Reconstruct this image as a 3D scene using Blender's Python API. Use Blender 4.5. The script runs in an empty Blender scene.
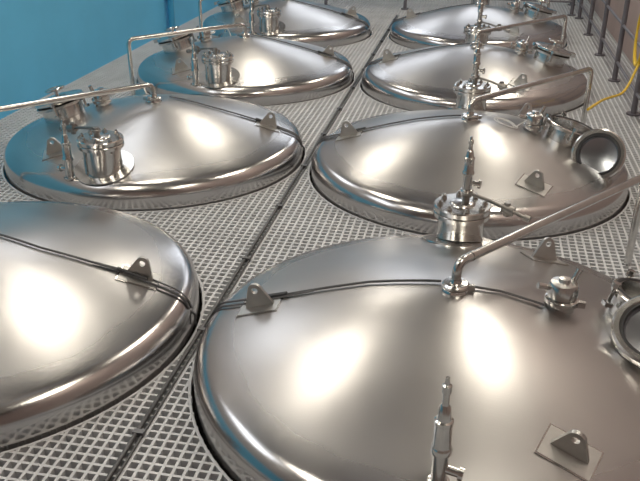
import bpy, bmesh, math, random
from mathutils import Vector, Matrix
random.seed(3)
R=0.9; H0=0.278; RK=0.088; PW=1.36; GZ=-0.058; SUB=-1.3
col=bpy.context.scene.collection

# ---------------------------------------------------------------- materials
def mat(name, color, rough=0.5, metal=0.0, noise=0.0, nscale=8.0, bump=0.0, bscale=40, emis=None, estr=0):
    m=bpy.data.materials.new(name); m.use_nodes=True
    nt=m.node_tree; b=nt.nodes['Principled BSDF']
    b.inputs['Base Color'].default_value=(*color,1); b.inputs['Roughness'].default_value=rough
    b.inputs['Metallic'].default_value=metal
    tc=nt.nodes.new('ShaderNodeTexCoord')
    if noise>0:
        n=nt.nodes.new('ShaderNodeTexNoise'); n.inputs['Scale'].default_value=nscale; n.inputs['Detail'].default_value=6
        nt.links.new(tc.outputs['Object'],n.inputs['Vector'])
        r=nt.nodes.new('ShaderNodeValToRGB')
        r.color_ramp.elements[0].position=0.3; r.color_ramp.elements[1].position=0.7
        r.color_ramp.elements[0].color=(*[c*(1-noise) for c in color],1)
        r.color_ramp.elements[1].color=(*[min(1,c*(1+noise)) for c in color],1)
        nt.links.new(n.outputs['Fac'],r.inputs['Fac']); nt.links.new(r.outputs['Color'],b.inputs['Base Color'])
    if bump>0:
        n2=nt.nodes.new('ShaderNodeTexNoise'); n2.inputs['Scale'].default_value=bscale
        nt.links.new(tc.outputs['Object'],n2.inputs['Vector'])
        bp=nt.nodes.new('ShaderNodeBump'); bp.inputs['Strength'].default_value=bump; bp.inputs['Distance'].default_value=0.01
        nt.links.new(n2.outputs['Fac'],bp.inputs['Height']); nt.links.new(bp.outputs['Normal'],b.inputs['Normal'])
    if emis: b.inputs['Emission Color'].default_value=(*emis,1); b.inputs['Emission Strength'].default_value=estr
    return m

def dome_material():
    m=bpy.data.materials.new('brushed_steel_dome'); m.use_nodes=True
    nt=m.node_tree; N=nt.nodes; L=nt.links; b=N['Principled BSDF']
    b.inputs['Metallic'].default_value=1
    tc=N.new('ShaderNodeTexCoord')
    sx=N.new('ShaderNodeSeparateXYZ'); L.new(tc.outputs['Object'],sx.inputs[0])
    cx=N.new('ShaderNodeCombineXYZ'); L.new(sx.outputs['X'],cx.inputs['X']); L.new(sx.outputs['Y'],cx.inputs['Y'])
    ln=N.new('ShaderNodeVectorMath'); ln.operation='LENGTH'; L.new(cx.outputs[0],ln.inputs[0])
    n=N.new('ShaderNodeTexNoise'); n.inputs['Scale'].default_value=1.6; n.inputs['Detail'].default_value=3
    L.new(tc.outputs['Object'],n.inputs['Vector'])
    cr=N.new('ShaderNodeValToRGB'); cr.color_ramp.elements[0].position=.3; cr.color_ramp.elements[1].position=.72
    cr.color_ramp.elements[0].color=(.51,.495,.495,1); cr.color_ramp.elements[1].color=(.63,.615,.60,1)
    L.new(n.outputs['Fac'],cr.inputs['Fac']); L.new(cr.outputs['Color'],b.inputs['Base Color'])
    mr=N.new('ShaderNodeMapRange'); mr.inputs['From Min'].default_value=0.74; mr.inputs['From Max'].default_value=0.84
    mr.inputs['To Min'].default_value=0.30; mr.inputs['To Max'].default_value=0.19
    L.new(ln.outputs['Value'],mr.inputs['Value'])
    n3=N.new('ShaderNodeTexNoise'); n3.inputs['Scale'].default_value=4; n3.inputs['Detail'].default_value=4
    L.new(tc.outputs['Object'],n3.inputs['Vector'])
    ma=N.new('ShaderNodeMath'); ma.operation='MULTIPLY_ADD'; ma.inputs[1].default_value=0.08
    L.new(n3.outputs['Fac'],ma.inputs[0]); L.new(mr.outputs[0],ma.inputs[2])
    sb=N.new('ShaderNodeMath'); sb.operation='SUBTRACT'; sb.inputs[1].default_value=0.04
    L.new(ma.outputs[0],sb.inputs[0]); L.new(sb.outputs[0],b.inputs['Roughness'])
    mp=N.new('ShaderNodeMapping'); mp.inputs['Scale'].default_value=(6,160,6)
    L.new(tc.outputs['Object'],mp.inputs[0])
    n4=N.new('ShaderNodeTexNoise'); n4.inputs['Scale'].default_value=3; n4.inputs['Detail'].default_value=3
    L.new(mp.outputs[0],n4.inputs['Vector'])
    b1=N.new('ShaderNodeBump'); b1.inputs['Strength'].default_value=0.10; b1.inputs['Distance'].default_value=0.002
    L.new(n4.outputs['Fac'],b1.inputs['Height'])
    n5=N.new('ShaderNodeTexNoise'); n5.inputs['Scale'].default_value=3.0; n5.inputs['Detail'].default_value=0
    L.new(tc.outputs['Object'],n5.inputs['Vector'])
    b2=N.new('ShaderNodeBump'); b2.inputs['Strength'].default_value=0.22; b2.inputs['Distance'].default_value=0.02
    L.new(n5.outputs['Fac'],b2.inputs['Height']); L.new(b1.outputs['Normal'],b2.inputs['Normal'])
    L.new(b2.outputs['Normal'],b.inputs['Normal'])
    return m
def wall_left_material():
    m=mat('blue_paint_grey_top',(.13,.52,.82),.6,0,.06,1.5,.15,6)
    nt=m.node_tree; b=nt.nodes['Principled BSDF']; src=b.inputs['Base Color'].links[0].from_socket
    tc=nt.nodes.new('ShaderNodeTexCoord'); s=nt.nodes.new('ShaderNodeSeparateXYZ'); nt.links.new(tc.outputs['Object'],s.inputs[0])
    g=nt.nodes.new('ShaderNodeMath'); g.operation='GREATER_THAN'; g.inputs[1].default_value=1.15
    nt.links.new(s.outputs['Z'],g.inputs[0])
    mx=nt.nodes.new('ShaderNodeMix'); mx.data_type='RGBA'
    nt.links.new(g.outputs[0],mx.inputs['Factor']); nt.links.new(src,mx.inputs['A']); mx.inputs['B'].default_value=(.38,.38,.40,1)  # invented grey on the unseen upper wall, keeps blue out of dome reflections
    nt.links.new(mx.outputs['Result'],b.inputs['Base Color'])
    return m
M_DOME=dome_material()
M_STEEL=mat('polished_steel',(.64,.63,.61),.2,1,.10,20)
M_SATIN=mat('satin_steel',(.60,.59,.57),.36,1,.10,12)
M_DARKST=mat('dull_steel',(.34,.32,.30),.38,1,.15,14)
M_RUB=mat('black_rubber',(.03,.03,.033),.45,0,.2,10)
M_CABLE=mat('grey_cable_sheath',(.11,.11,.115),.35,.3,.2,10)
M_GRAT=mat('grp_grating',(.62,.63,.65),.55,0,.08,5)
M_SUB=mat('dark_subfloor',(.045,.04,.036),.8,0,.3,3)
M_BLUE=wall_left_material()
M_BLUEP=mat('blue_pipe_paint',(.06,.36,.62),.4)
M_BEIGE=mat('beige_paint',(.44,.34,.31),.7,0,.12,1.2,.1,8)
M_CEIL=mat('ceiling_paint',(.33,.30,.27),.8,0,.10,1)
M_BEAM=mat('added_beam_dark',(.08,.075,.075),.6,0,.1,4)
M_DUCT=mat('added_duct_metal',(.42,.42,.44),.35,1,.15,5)
M_WHITE=mat('white_paint',(.75,.75,.74),.5)
M_RAIL=mat('grey_rail_paint',(.18,.17,.19),.4,.4,.1,9)
M_YEL=mat('yellow_hose',(.80,.55,.04),.45)
M_LAMP=mat('lamp_glow',(1,1,1),.5,0,emis=(1,.91,.72),estr=8.5)
M_GLASS=mat('window_daylight',(.8,.9,1),.3,0,emis=(.88,.93,1),estr=3.0)
M_INNER=mat('vessel_inside',(.42,.44,.47),.22,1)

# ---------------------------------------------------------------- helpers
def link(name,me,parent=None,mats=(),smooth=None):
    ob=bpy.data.objects.new(name,me); col.objects.link(ob)
    for m in mats: me.materials.append(m)
    if parent: ob.parent=parent
    return ob
def empty(name,loc,rz=0):
    e=bpy.data.objects.new(name,None); e.empty_display_size=.2; e.location=loc; e.rotation_euler=(0,0,rz); col.objects.link(e); return e
class B:
    def __init__(s): s.bm=bmesh.new()
    def lathe(s,prof,M=Matrix(),seg=48,mi=0,close=False):
        rings=[]
        for r,z in prof:
            if r<1e-6: rings.append([s.bm.verts.new(M@Vector((0,0,z)))])
            else: rings.append([s.bm.verts.new(M@Vector((r*math.cos(2*math.pi*i/seg),r*math.sin(2*math.pi*i/seg),z))) for i in range(seg)])
        if close: rings.append(rings[0])
        for a,b in zip(rings,rings[1:]):
            for i in range(seg):
                j=(i+1)%seg
                if len(a)==1 and len(b)==1: continue
                if len(a)==1: vs=[a[0],b[i],b[j]]
                elif len(b)==1: vs=[a[i],b[0],a[j]]
                else: vs=[a[i],b[i],b[j],a[j]]
                try: f=s.bm.faces.new(vs); f.material_index=mi; f.smooth=True
                except ValueError: pass
        return s
    def box(s,c,d,M=Matrix(),mi=0):
        vs=[s.bm.verts.new(M@Vector((c[0]+d[0]/2*x,c[1]+d[1]/2*y,c[2]+d[2]/2*z))) for x in(-1,1) for y in(-1,1) for z in(-1,1)]
        for q in [(0,1,3,2),(4,6,7,5),(0,4,5,1),(2,3,7,6),(0,2,6,4),(1,5,7,3)]:
            f=s.bm.faces.new([vs[i] for i in q]); f.material_index=mi
        return s
    def cyl(s,p0,p1,r,seg=24,mi=0,r2=None):
        p0=Vector(p0);p1=Vector(p1);d=p1-p0
        M=Matrix.Translation(p0)@d.to_track_quat('Z','Y').to_matrix().to_4x4(); l=d.length; r2=r2 or r
        return s.lathe([(0,0),(r,0),(r,0),(r2,l),(r2,l),(0,l)],M,seg,mi)
    def tube(s,pts,r,seg=12,mi=0,fil=0.0):
        pts=[Vector(p) for p in pts]
        if fil>0:
            out=[pts[0]]
            for a,b,c in zip(pts,pts[1:],pts[2:]):
                u=(a-b).normalized(); v=(c-b).normalized(); k=min(fil,(a-b).length*.49,(c-b).length*.49)
                p=b+u*k;q=b+v*k
                for t in [0,.17,.33,.5,.67,.83,1]: out.append((1-t)**2*p+2*t*(1-t)*b+t*t*q)
            out.append(pts[-1]); pts=out
        rings=[]; prev=None
        for i,p in enumerate(pts):
            t=((pts[min(i+1,len(pts)-1)]-pts[max(i-1,0)])).normalized()
            if prev is None: n=t.orthogonal().normalized()
            else: n=(prev-t*prev.dot(t)).normalized()
            prev=n; bn=t.cross(n)
            rings.append([s.bm.verts.new(p+(n*math.cos(2*math.pi*k/seg)+bn*math.sin(2*math.pi*k/seg))*r) for k in range(seg)])
        for a,b in zip(rings,rings[1:]):
            for i in range(seg):
                j=(i+1)%seg; f=s.bm.faces.new([a[i],a[j],b[j],b[i]]); f.smooth=True; f.material_index=mi
        for rg in (rings[0],rings[-1]):
            try: f=s.bm.faces.new(rg); f.material_index=mi
            except ValueError: pass
        return s
    def done(s,name,parent,*mats,sharp=0.6):
        bmesh.ops.recalc_face_normals(s.bm,faces=s.bm.faces)
        for e in s.bm.edges:
            if len(e.link_faces)==2 and e.calc_face_angle(0)>sharp: e.smooth=False
        me=bpy.data.meshes.new(name); s.bm.to_mesh(me); s.bm.free()
        return link(name,me,parent,mats)

def dome_profile():
    best=None
    for k in range(200):
        th=.02+1.18*k/199
        rr=(R-RK)+RK*math.sin(th); zz=RK*math.cos(th)
        e=abs(math.tan(th)-PW*(H0-zz)/rr)
        if best is None or e<best[0]: best=(e,th,rr,zz)
    _,th,rr,zz=best
    p=[]
    for i in range(41):
        u=i/40; rad=rr*u; z=zz+(H0-zz)*(1-u**PW)
        p.append((rad,z))
    for i in range(1,15):
        t=th+(math.pi/2-th)*i/14; p.append((R-RK+RK*math.sin(t),RK*math.cos(t)))
    z0=p[3][1]
    for i in range(3): p[i]=(p[i][0], z0+(p[i][1]-z0)*0.7)
    return p
PR=dome_profile()
def sz(r):
    for a,b in zip(PR,PR[1:]):
        if a[0]<=r<=b[0]: return a[1]+(b[1]-a[1])*(r-a[0])/(b[0]-a[0]+1e-9)
    return 0
def onsurf(x,y,dz=0):
    return Vector((x,y,sz(math.hypot(x,y))+dz))
def frame(x,y,tilt=True):
    r=math.hypot(x,y); p=onsurf(x,y)
    sl=(sz(r-.01)-sz(r+.01))/.02 if tilt else 0
    rad=Vector((x/r,y/r,0)); n=Vector((rad.x*sl,rad.y*sl,1)).normalized(); tng=Vector((-rad.y,rad.x,0)); xx=tng.cross(n)
    M=Matrix.Identity(4)
    for i in range(3): M[i][0]=xx[i]; M[i][1]=tng[i]; M[i][2]=n[i]; M[i][3]=p[i]
    return M

# ---------------------------------------------------------------- tank parts
def part_dome(T):
    b=B()
    b.lathe(PR+[(R,-.02),(R-.004,SUB)],seg=160)
    b.done('dome_shell',T,M_DOME,sharp=.9)
def part_lug(T,ang,i,twist=0):
    a=math.radians(ang); x=.69*math.cos(a); y=.69*math.sin(a)
    M=frame(x,y)@Matrix.Rotation(math.radians(twist),4,'Z'); b=B()
    b.box((0,0,.002),(.15,.11,.004),M,1)
    b.box((0,0,.001),(.160,.120,.003),M,2)
    o=[(-.055,0),(.055,0)]
    for k in range(9):
        t=math.radians(25+130*k/8); o.append((.026*math.cos(t),.062+.026*math.sin(t)))
    bm=b.bm; c=(0,.062)
    def vv(p,yy): return bm.verts.new(M@Vector((p[0],yy,p[1]+.004)))
    od=[]
    for p,q in zip(o,o[1:]+o[:1]):
        for t in range(6): od.append((p[0]+(q[0]-p[0])*t/6,p[1]+(q[1]-p[1])*t/6))
    od=sorted(od,key=lambda p:math.atan2(p[1]-c[1],p[0]-c[0]))
    hd=[(c[0]+.012*math.cos(math.atan2(p[1]-c[1],p[0]-c[0])),c[1]+.012*math.sin(math.atan2(p[1]-c[1],p[0]-c[0]))) for p in od]
    R4=[([vv(p,yy) for p in od],[vv(p,yy) for p in hd]) for yy in (-.007,.007)]
    n=len(od)
    for k in range(n):
        j=(k+1)%n
        for O,I in R4: bm.faces.new([O[k],O[j],I[j],I[k]])
        bm.faces.new([R4[0][0][k],R4[1][0][k],R4[1][0][j],R4[0][0][j]])
        bm.faces.new([R4[0][1][k],R4[1][1][k],R4[1][1][j],R4[0][1][j]])
    b.done('lifting_lug_%d'%i,T,M_SATIN,M_SATIN,M_STEEL)
def part_apex(T,end,zp=.378):
    b=B(); z=H0-.04
    b.lathe([(0,z),(.030,z),(.030,z+.03),(.044,z+.032),(.047,z+.038),(.044,z+.046),(.036,z+.05),(.044,z+.052),(.046,z+.06),(.04,z+.066),(.022,z+.068),(.018,z+.08),(0,z+.08)])
    b.box((.05,0,z+.05),(.03,.014,.02))
    b.done('apex_clamp_fitting',T,M_STEEL)
    b=B(); ex,ey=end
    b.tube([(0,0,z+.05),(0,0,zp),(ex,ey,zp-.008),(ex,ey,SUB+.05)],.0165,16,fil=.05)
    u=Vector((ex,ey,0)).normalized()
    p=u*.07; p.z=zp
    b.cyl(p,p+u*.006,.0185,20)
    b.done('vent_pipe',T,M_STEEL)
def part_nozzle(T,stack):
    x,y=0.0,.74; s=onsurf(x,y); b=B(); z0=s.z-.04; zt=.285; M=Matrix.Translation((x,y,0))
    b.lathe([(.098,z0-.03),(.098,zt-.055),(.118,zt-.05),(.12,zt-.032),(.118,zt-.029),(.112,zt-.027),(.118,zt-.025),(.12,zt-.006),(.116,zt),(.055,zt+.001),(.05,zt+.008),(.045,zt+.01),(0,zt+.01)],M,56)
    for k in range(8):
        a=2*math.pi*k/8+.2; px,py=x+.096*math.cos(a),y+.096*math.sin(a)
        b.cyl((px,py,zt-.07),(px,py,zt+.02),.0065,8)
        b.cyl((px,py,zt),(px,py,zt+.011),.012,6)
    b.done('flanged_nozzle',T,M_STEEL)
    b=B(); M2=frame(x,y-.01)
    b.lathe([(.16,-.002),(.158,.004),(.10,.005)],M2,56)
    b.done('nozzle_reinforcing_pad',T,M_STEEL)
    b=B()
    b.cyl((x+.012,y+.01,zt),(x+.012,y+.01,zt+.055),.016,20)
    b.lathe([(.02,0),(.024,.003),(.024,.012),(.02,.015)],Matrix.Translation((x+.012,y+.01,zt+.03)),20)
    pts=[(x+.012,y+.01,zt+.05),(x+.11,y-.03,zt+.035),(x+.25,y-.09,zt-.0)]
    b.tube(pts,.008,10)
    d=(Vector(pts[2])-Vector(pts[1])).normalized(); q=Vector(pts[1])+d*.06
    b.cyl(q,q+d*.05,.021,20)
    b.cyl(q+d*.02-Vector((0,0,.03)),q+d*.02+Vector((0,0,.03)),.014,16)
    b.cyl(pts[2],Vector(pts[2])+d*.025,.014,16)
    b.done('sampling_arm',T,M_DARKST)
    if stack:
        part_valve(T,(x+.012,y+.01,zt+.045),.25,'pressure_relief_valve',sc=.9)
def part_valve(T,base,h,name,sc=1.0,port=True):
    bx,by,bz=base; k=h/.34; b=B()
    P=[(0,0),(.024,0),(.024,.012),(.033,.014),(.035,.02),(.033,.026),(.024,.028),(.024,.115),(.031,.118),(.032,.128),(.029,.135),
       (.026,.14),(.026,.205),(.028,.207),(.028,.216),(.022,.220),(.020,.228),(.017,.255),(.011,.262),(.010,.295),(.014,.298),(.014,.318),(.008,.322),(.006,.34),(0,.34)]
    b.lathe([(r*sc*.9,z*k) for r,z in P],Matrix.Translation((bx,by,bz)),28)
    if port:
        b.cyl((bx,by,bz+.07*k),(bx+.06*sc,by-.012,bz+.065*k),.013*sc,16)
        b.cyl((bx+.05*sc,by-.01,bz+.066*k),(bx+.062*sc,by-.0124,bz+.0648*k),.02*sc,18)
    b.done(name,T,M_STEEL)
def part_small(T,x,y):
    s=onsurf(x,y); z=s.z-.02; M=Matrix.Translation((x,y,0)); b=B()
    b.lathe([(.044,z-.02),(.044,z+.035),(.056,z+.038),(.058,z+.047),(.056,z+.056),(.046,z+.06),(.05,z+.064),(.05,z+.105),(.044,z+.115),(.02,z+.118),(.018,z+.13),(0,z+.132)],M,40)
    b.cyl((x-.045,y,z+.09),(x-.085,y-.01,z+.10),.011,14)
    b.cyl((x+.03,y+.03,z+.1),(x+.05,y+.04,z+.15),.011,14)
    b.box((x+.06,y-.02,z+.047),(.03,.016,.022))
    b.done('level_probe_nozzle',T,M_STEEL)
def ring_lid(b,M,r=.12):
    b.lathe([(r-.02,-.020),(r+.008,-.018),(r+.014,-.012),(r+.012,0),(r+.018,.004),(r+.018,.028),(r+.010,.034),(r-.006,.034),(r-.010,.027)],M,64,0)
    b.lathe([(r-.010,.027),(r-.019,.029),(r-.023,.020)],M,64,1)
    b.lathe([(r-.023,.020),(r-.027,.006),(r*.4,-.002),(0,-.004)],M,64,2)
    b.lathe([(r-.02,-.020),(r*.4,-.03),(0,-.032)],M,64,0)
def part_manway(T,x,y,openlid,lidpos=None,lr=.12):
    M=frame(x,y); b=B(); r=.125; h=.085
    b.lathe([(r,-.07),(r,h-.02),(r+.022,h-.016),(r+.024,h),(r+.014,h+.006),(r-.006,h+.006),(r-.008,h-.004),(r-.01,-.02)],M,56,0)
    b.lathe([(r-.008,-.028),(0,-.028)],M,56,1)
    b.lathe([(r-.002,h+.0075),(r+.008,h+.0105),(r+.014,h+.0065)],M,56,2)
    for k in range(3):
        a=math.radians(100+80*k); p=Vector(((r+.03)*math.cos(a),(r+.03)*math.sin(a),0))
        b.cyl(M@(p+Vector((0,0,.02))),M@(p+Vector((0,0,.10))),.007,10)
        b.cyl(M@(p+Vector((0,0,.095))),M@(p+Vector((0,0,.115))),.015,6)
        b.box((p.x,p.y,.03),(.03,.03,.015),M)
    b.done('manway_neck',T,M_STEEL,M_INNER,M_RUB)
    b=B()
    if openlid:
        c,n=lidpos; c=Vector(c); n=Vector(n).normalized()
        ML=Matrix.Translation(c)@n.to_track_quat('Z','Y').to_matrix().to_4x4()
        ring_lid(b,ML,lr)
        top=M@Vector((.10,-.09,h)) 
        hp=c-n*.028
        b.tube([top,top+Vector((.05,-.04,.03)),hp+Vector((0,.07,.02)),hp],.010,10,fil=.03)
    else:
        ML=M@Matrix.Translation((0,0,h+.012))
        b.lathe([(r+.02,0),(r+.024,.004),(r+.024,.018),(r+.016,.022),(r*.75,.024),(r*.5,.036),(0,.042)],ML,56,0)
        b.cyl(ML@Vector((0,0,.03)),ML@Vector((0,0,.075)),.012,14)
        b.tube([ML@Vector((.055*math.cos(t*math.pi/8),.055*math.sin(t*math.pi/8),.075)) for t in range(17)],.007,8)
        b.cyl(ML@Vector((-.055,0,.075)),ML@Vector((.055,0,.075)),.006,8)
        b.box((r+.03,0,.012),(.05,.05,.03),ML)
    b.done('manway_lid',T,M_STEEL,M_RUB,M_INNER)
def part_cable(T,right=False,off=0.05):
    b=B()
    def line(pts,r,mi=0):
        P=[]
        for p,q in zip(pts,pts[1:]+pts[-1:]):
            for k in range(10 if p!=q else 1):
                x=p[0]+(q[0]-p[0])*k/10; y=p[1]+(q[1]-p[1])*k/10
                P.append(onsurf(x,y,.004+r))
        b.tube(P,r,8,mi)
    line([(-.893,off+.02),(-.82,off+.01),(-.6,off-.005),(-.3,off+.015),(-.05,off-.01)],.0048)
    line([(-.893,off-.005),(-.82,off-.02),(-.70,off-.03),(-.56,off-.012),(-.5,off-.004)],.0035)
    if right: line([(.05,.02),(.15,.035),(.3,.02)],.0045)
    p=onsurf(-.72,off); q=onsurf(-.60,off-.005)
    b.cyl(p+Vector((0,-.005,.012)),q+Vector((0,-.002,.012)),.009,10,1)
    b.tube([(-.893,off+.01,.02),(-.9055,off,.0),(-.906,off,-.045)],.0045,8)
    b.done('instrument_cable',T,M_CABLE,M_RUB)
def part_loop(T,x,y):
    b=B(); c=onsurf(x,y,.012)
    P=[]
    for k in range(38):
        t=2*math.pi*k/18; rr=.055+.012*math.sin(t*.6)
        px,py=c.x+rr*math.cos(t),c.y+.8*rr*math.sin(t); P.append(onsurf(px,py,.012+.02*abs(math.sin(t/2))))
    b.tube(P,.0028,6); b.tube([P[-1],onsurf(x+.10,y+.05,.04),onsurf(x+.15,y+.1,.07)],.0028,6,fil=.03)
    b.done('coiled_sensor_lead',T,M_WHITE)

def tank(cx,cy,kind,pipe_end,**k):
    T=empty('steel_fermentation_tank',(cx,cy,0),math.pi if kind=='L' else 0)
    part_dome(T)
    part_lug(T,180 if kind=='R' else 189,1); part_lug(T,-60,2,38); part_lug(T,60,3,-38)
    part_apex(T,pipe_end)
    part_nozzle(T,kind=='R')
    if kind=='L':
        part_valve(T,(.15,.83,sz(.84)-.02),.33,'pressure_relief_valve')
    part_small(T,.36,.06 if kind=='R' else -.04)
    part_manway(T,*k.get('man',(.57,.05)),k.get('open',False),k.get('lid'),k.get('lr',.12))
    part_cable(T,k.get('rc',False),k.get('off',.05))
    if k.get('front'): part_valve(T,(.0,-.76,sz(.76)-.02),.355,'sampling_valve')
    if k.get('loop'): part_loop(T,.20,-.03)
    return T
EndR=(.76,1.0); EndL=(.70,.74)
R1=tank(.006,2.394,'R',EndR,rc=True,front=True,open=True,man=(.66,.17),lid=((.665,-.06,.215),(-.15,-.35,.9)),lr=.135)
R2=tank(.006,4.419,'R',EndR,open=True,man=(.55,.06),lid=((.69,-.23,.187),(-.26,-.82,.42)),loop=True)
R3=tank(.006,6.444,'R',EndR,open=False)
R4=tank(.006,8.469,'R',EndR,open=False)
L1=tank(-1.882,2.401,'L',EndL,off=-.09)
L2=tank(-1.882,4.391,'L',EndL,off=-.12)
L3=tank(-1.882,6.381,'L',EndL,off=-.08)
L4=tank(-2.0,8.371,'L',EndL)

# ---------------------------------------------------------------- grating floor
X0,X1,Y0,Y1=-3.24,1.42,-2.0,12.4
centers=[(o.location.x,o.location.y) for o in (R1,R2,R3,R4,L1,L2,L3,L4)]
RC=.913; pitch=.036; bw=.0095; bh=.026; zc=GZ-bh/2
b=B()
def segs(lo,hi,cuts):
    cuts=sorted(cuts); out=[]; cur=lo
    for a,c in cuts:
        if a>cur: out.append((cur,min(a,hi)))
        cur=max(cur,c)
    if cur<hi: out.append((cur,hi))
    return [s for s in out if s[1]-s[0]>.005]
x=X0+pitch/2
while x<X1:
    cuts=[]
    for cx,cy in centers:
        d=abs(x-cx)
        if d<RC: h=math.sqrt(RC*RC-d*d); cuts.append((cy-h,cy+h))
    for a,c in segs(Y0,Y1,cuts): b.box((x,(a+c)/2,zc),(bw,c-a,bh))
    x+=pitch
y=Y0+pitch/2
while y<Y1:
    cuts=[]
    for cx,cy in centers:
        d=abs(y-cy)
        if d<RC: h=math.sqrt(RC*RC-d*d); cuts.append((cx-h,cx+h))
    for a,c in segs(X0,X1,cuts): b.box(((a+c)/2,y,zc-.0004),(c-a,bw,bh))
    y+=pitch
for cx,cy in centers:
    b.lathe([(RC,GZ-bh),(RC,GZ+.001),(RC+.009,GZ+.001),(RC+.009,GZ-bh)],Matrix.Translation((cx,cy,0)),128)
b.done('floor',None,M_GRAT)
b=B(); b.box(((X0+X1)/2,(Y0+Y1)/2,SUB-.05),(X1-X0,Y1-Y0,.1)); b.done('floor_lower',None,M_SUB)

C=empty('cable_conduit',(-.938,0,0))
b=B()
b.tube([(-.008,-1.5,GZ+.009),(-.008,9.6,GZ+.009)],.0075,10)
b.tube([(.012,-1.5,GZ+.005),(.012,9.6,GZ+.005)],.0045,8)
yy=.6
while yy<9.5:
    b.box((0,yy,GZ+.009),(.036,.02,.020)); yy+=.62
b.done('conduit_runs',C,M_CABLE)

# ---------------------------------------------------------------- room
ZC=4.2
def wall(name,c,d,m):
    b=B(); b.box(c,d); return b.done(name,None,m)
ym=(Y0+Y1)/2; zm=(ZC+SUB)/2; hh=ZC-SUB
wall('wall_left',(X0-.06,ym,zm),(.12,Y1-Y0+.24,hh),M_BLUE)
wall('wall_right',(X1+.06,ym,zm),(.12,Y1-Y0+.24,hh),M_BEIGE)
wall('wall_back',((X0+X1)/2,Y1+.06,zm),(X1-X0,.12,hh),M_BLUE)
wall('wall_front',((X0+X1)/2,Y0-.06,zm),(X1-X0,.12,hh),M_BEIGE)
wall('ceiling',((X0+X1)/2,ym,ZC+.05),(X1-X0+.24,Y1-Y0+.24,.1),M_CEIL)
def window(i,c,w,h,axis):
    W=empty('window_%d'%i,c)
    dx,dy=(w,.03) if axis=='y' else (.03,w)
    b=B(); b.box((0,0,0),(dx,dy,h)); b.done('pane',W,M_GLASS)
    b=B()
    for s in (-1,0,1):
        b.box((s*w/2 if axis=='y' else 0,0 if axis=='y' else s*w/2,0),(.05,.05,h+.05))
    for s in (-1,1): b.box((0,0,s*h/2),(dx+.05 if axis=='y' else .05,.05 if axis=='y' else w+.05,.05))
    b.done('frame',W,M_WHITE)
window(1,(-2.0,Y1-.03,2.9),1.8,1.2,'y')
window(2,(.2,Y1-.03,2.9),1.8,1.2,'y')
window(3,(X0+.03,2.6,2.9),1.8,1.0,'x')
window(4,(X0+.03,6.2,2.9),1.8,1.0,'x')
P=empty('wall_pipe',(X0+.05,8.1,0)); b=B()
b.tube([(0,0,SUB),(0,0,ZC)],.035,16)
for z in (.3,1.6,2.9): b.box((-.02,0,z),(.06,.1,.03))
b.done('riser',P,M_BLUEP)
for y in (0.2,3.1,6.6,10.0):  # unseen beams, added so the domes reflect dark bands
    G=empty('added_beam',((X0+X1)/2,y,ZC-.14)); b=B(); W=X1-X0-.01
    b.box((0,0,0),(W,.02,.26)); b.box((0,0,.12),(W,.16,.02)); b.box((0,0,-.12),(W,.16,.02)); b.done('i_section',G,M_BEAM)
G=empty('added_duct',(-.75,0,3.65)); b=B(); b.cyl((0,-1.9,0),(0,12.3,0),.2,32)  # unseen duct, added to break up what the domes reflect
for k in range(9): b.cyl((0,-1.5+1.6*k,0),(0,-1.45+1.6*k,0),.215,32)
b.done('duct_tube',G,M_DUCT)
def lamp(x,y,power):
    L=empty('ceiling_lamp',(x,y,ZC)); b=B()
    b.box((0,0,-.42),(.54,1.25,.06),mi=0); b.cyl((0,-.4,-.4),(0,-.4,0),.01,8); b.cyl((0,.4,-.4),(0,.4,0),.01,8)
    b.done('housing',L,M_WHITE)
    b=B(); b.box((0,0,-.462),(.50,1.2,.02)); b.done('tube_diffuser',L,M_LAMP)
    ld=bpy.data.lights.new('glow','AREA'); ld.shape='RECTANGLE'; ld.size=.48; ld.size_y=1.2; ld.energy=power; ld.color=(1,.94,.85)
    lo=bpy.data.objects.new('glow',ld); col.objects.link(lo); lo.parent=L; lo.location=(0,0,-.49)
for x in (-2.2,.75):
    for y in (1.4,4.8,8.6): lamp(x,y,19)
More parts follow.
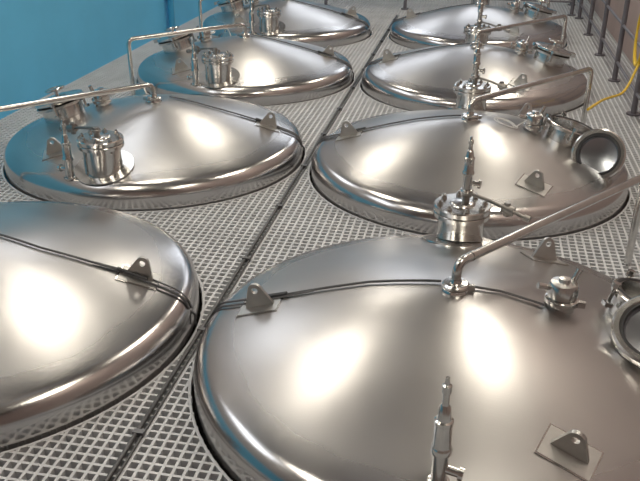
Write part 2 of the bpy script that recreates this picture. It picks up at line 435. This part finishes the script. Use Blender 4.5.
def railing(name,loc,length,axis,n,h=1.05):
    G=empty(name,loc); b=B()
    for i in range(n+1):
        t=length*i/n; p=(0,t) if axis=='y' else (t,0)
        b.cyl((p[0],p[1],GZ),(p[0],p[1],h),.021,14)
        b.cyl((p[0],p[1],GZ),(p[0],p[1],GZ+.012),.05,14)
    for z in (h,.72,.40,.10):
        q=(0,length,z) if axis=='y' else (length,0,z)
        b.cyl((0,0,z),q,.02 if z==h else .012,12)
    return G,b
G,b=railing('guard_railing',(1.17,4.9,0),6.0,'y',6)
b.done('rails',G,M_RAIL)
G,b=railing('guard_railing',(-1.9,10.1,0),3.0,'x',3)
for i in range(60): b.cyl((i*.05,0,.1),(i*.05,0,1.05),.004,6)
b.done('rails',G,M_RAIL)
Hs=empty('coiled_hose',(1.12,5.75,.55)); b=B()
pts=[]
for i in range(61):
    t=2*math.pi*i/20; pts.append((-.02-.008*math.sin(t*.5),.16*math.cos(t),.20*math.sin(t)*(1-.03*i/60)-.02))
b.tube(pts,.0085,8)
b.tube([(-.02,-.1,-.18),(-.1,-.22,-.36),(-.28,-.5,-.34),(-.42,-.9,-.30)],.0085,8,fil=.1)
b.done('hose_loops',Hs,M_YEL)

# ---------------------------------------------------------------- world, camera
w=bpy.data.worlds.new('world'); bpy.context.scene.world=w; w.use_nodes=True
w.node_tree.nodes['Background'].inputs[0].default_value=(.6,.65,.7,1); w.node_tree.nodes['Background'].inputs[1].default_value=.3
f,pi_,ya,ro=787.77,.4476,-.1916,.0057
cp,sp=math.cos(pi_),math.sin(pi_); cy,sy=math.cos(ya),math.sin(ya)
fw=Vector((sy*cp,cy*cp,-sp)); rt=Vector((cy,-sy,0)); up=rt.cross(fw)
cr,sr=math.cos(ro),math.sin(ro); rt2=rt*cr+up*sr; up2=up*cr-rt*sr
cd=bpy.data.cameras.new('camera'); cam=bpy.data.objects.new('camera',cd); col.objects.link(cam)
M=Matrix.Identity(4)
for i in range(3): M[i][0]=rt2[i]; M[i][1]=up2[i]; M[i][2]=-fw[i]
M.translation=Vector((0,0,1.585)); cam.matrix_world=M
cd.sensor_width=36; cd.lens=f*36/640; cd.clip_start=.02
bpy.context.scene.camera=cam
bpy.context.scene.view_settings.view_transform='Standard'
bpy.context.scene.view_settings.exposure=0.0
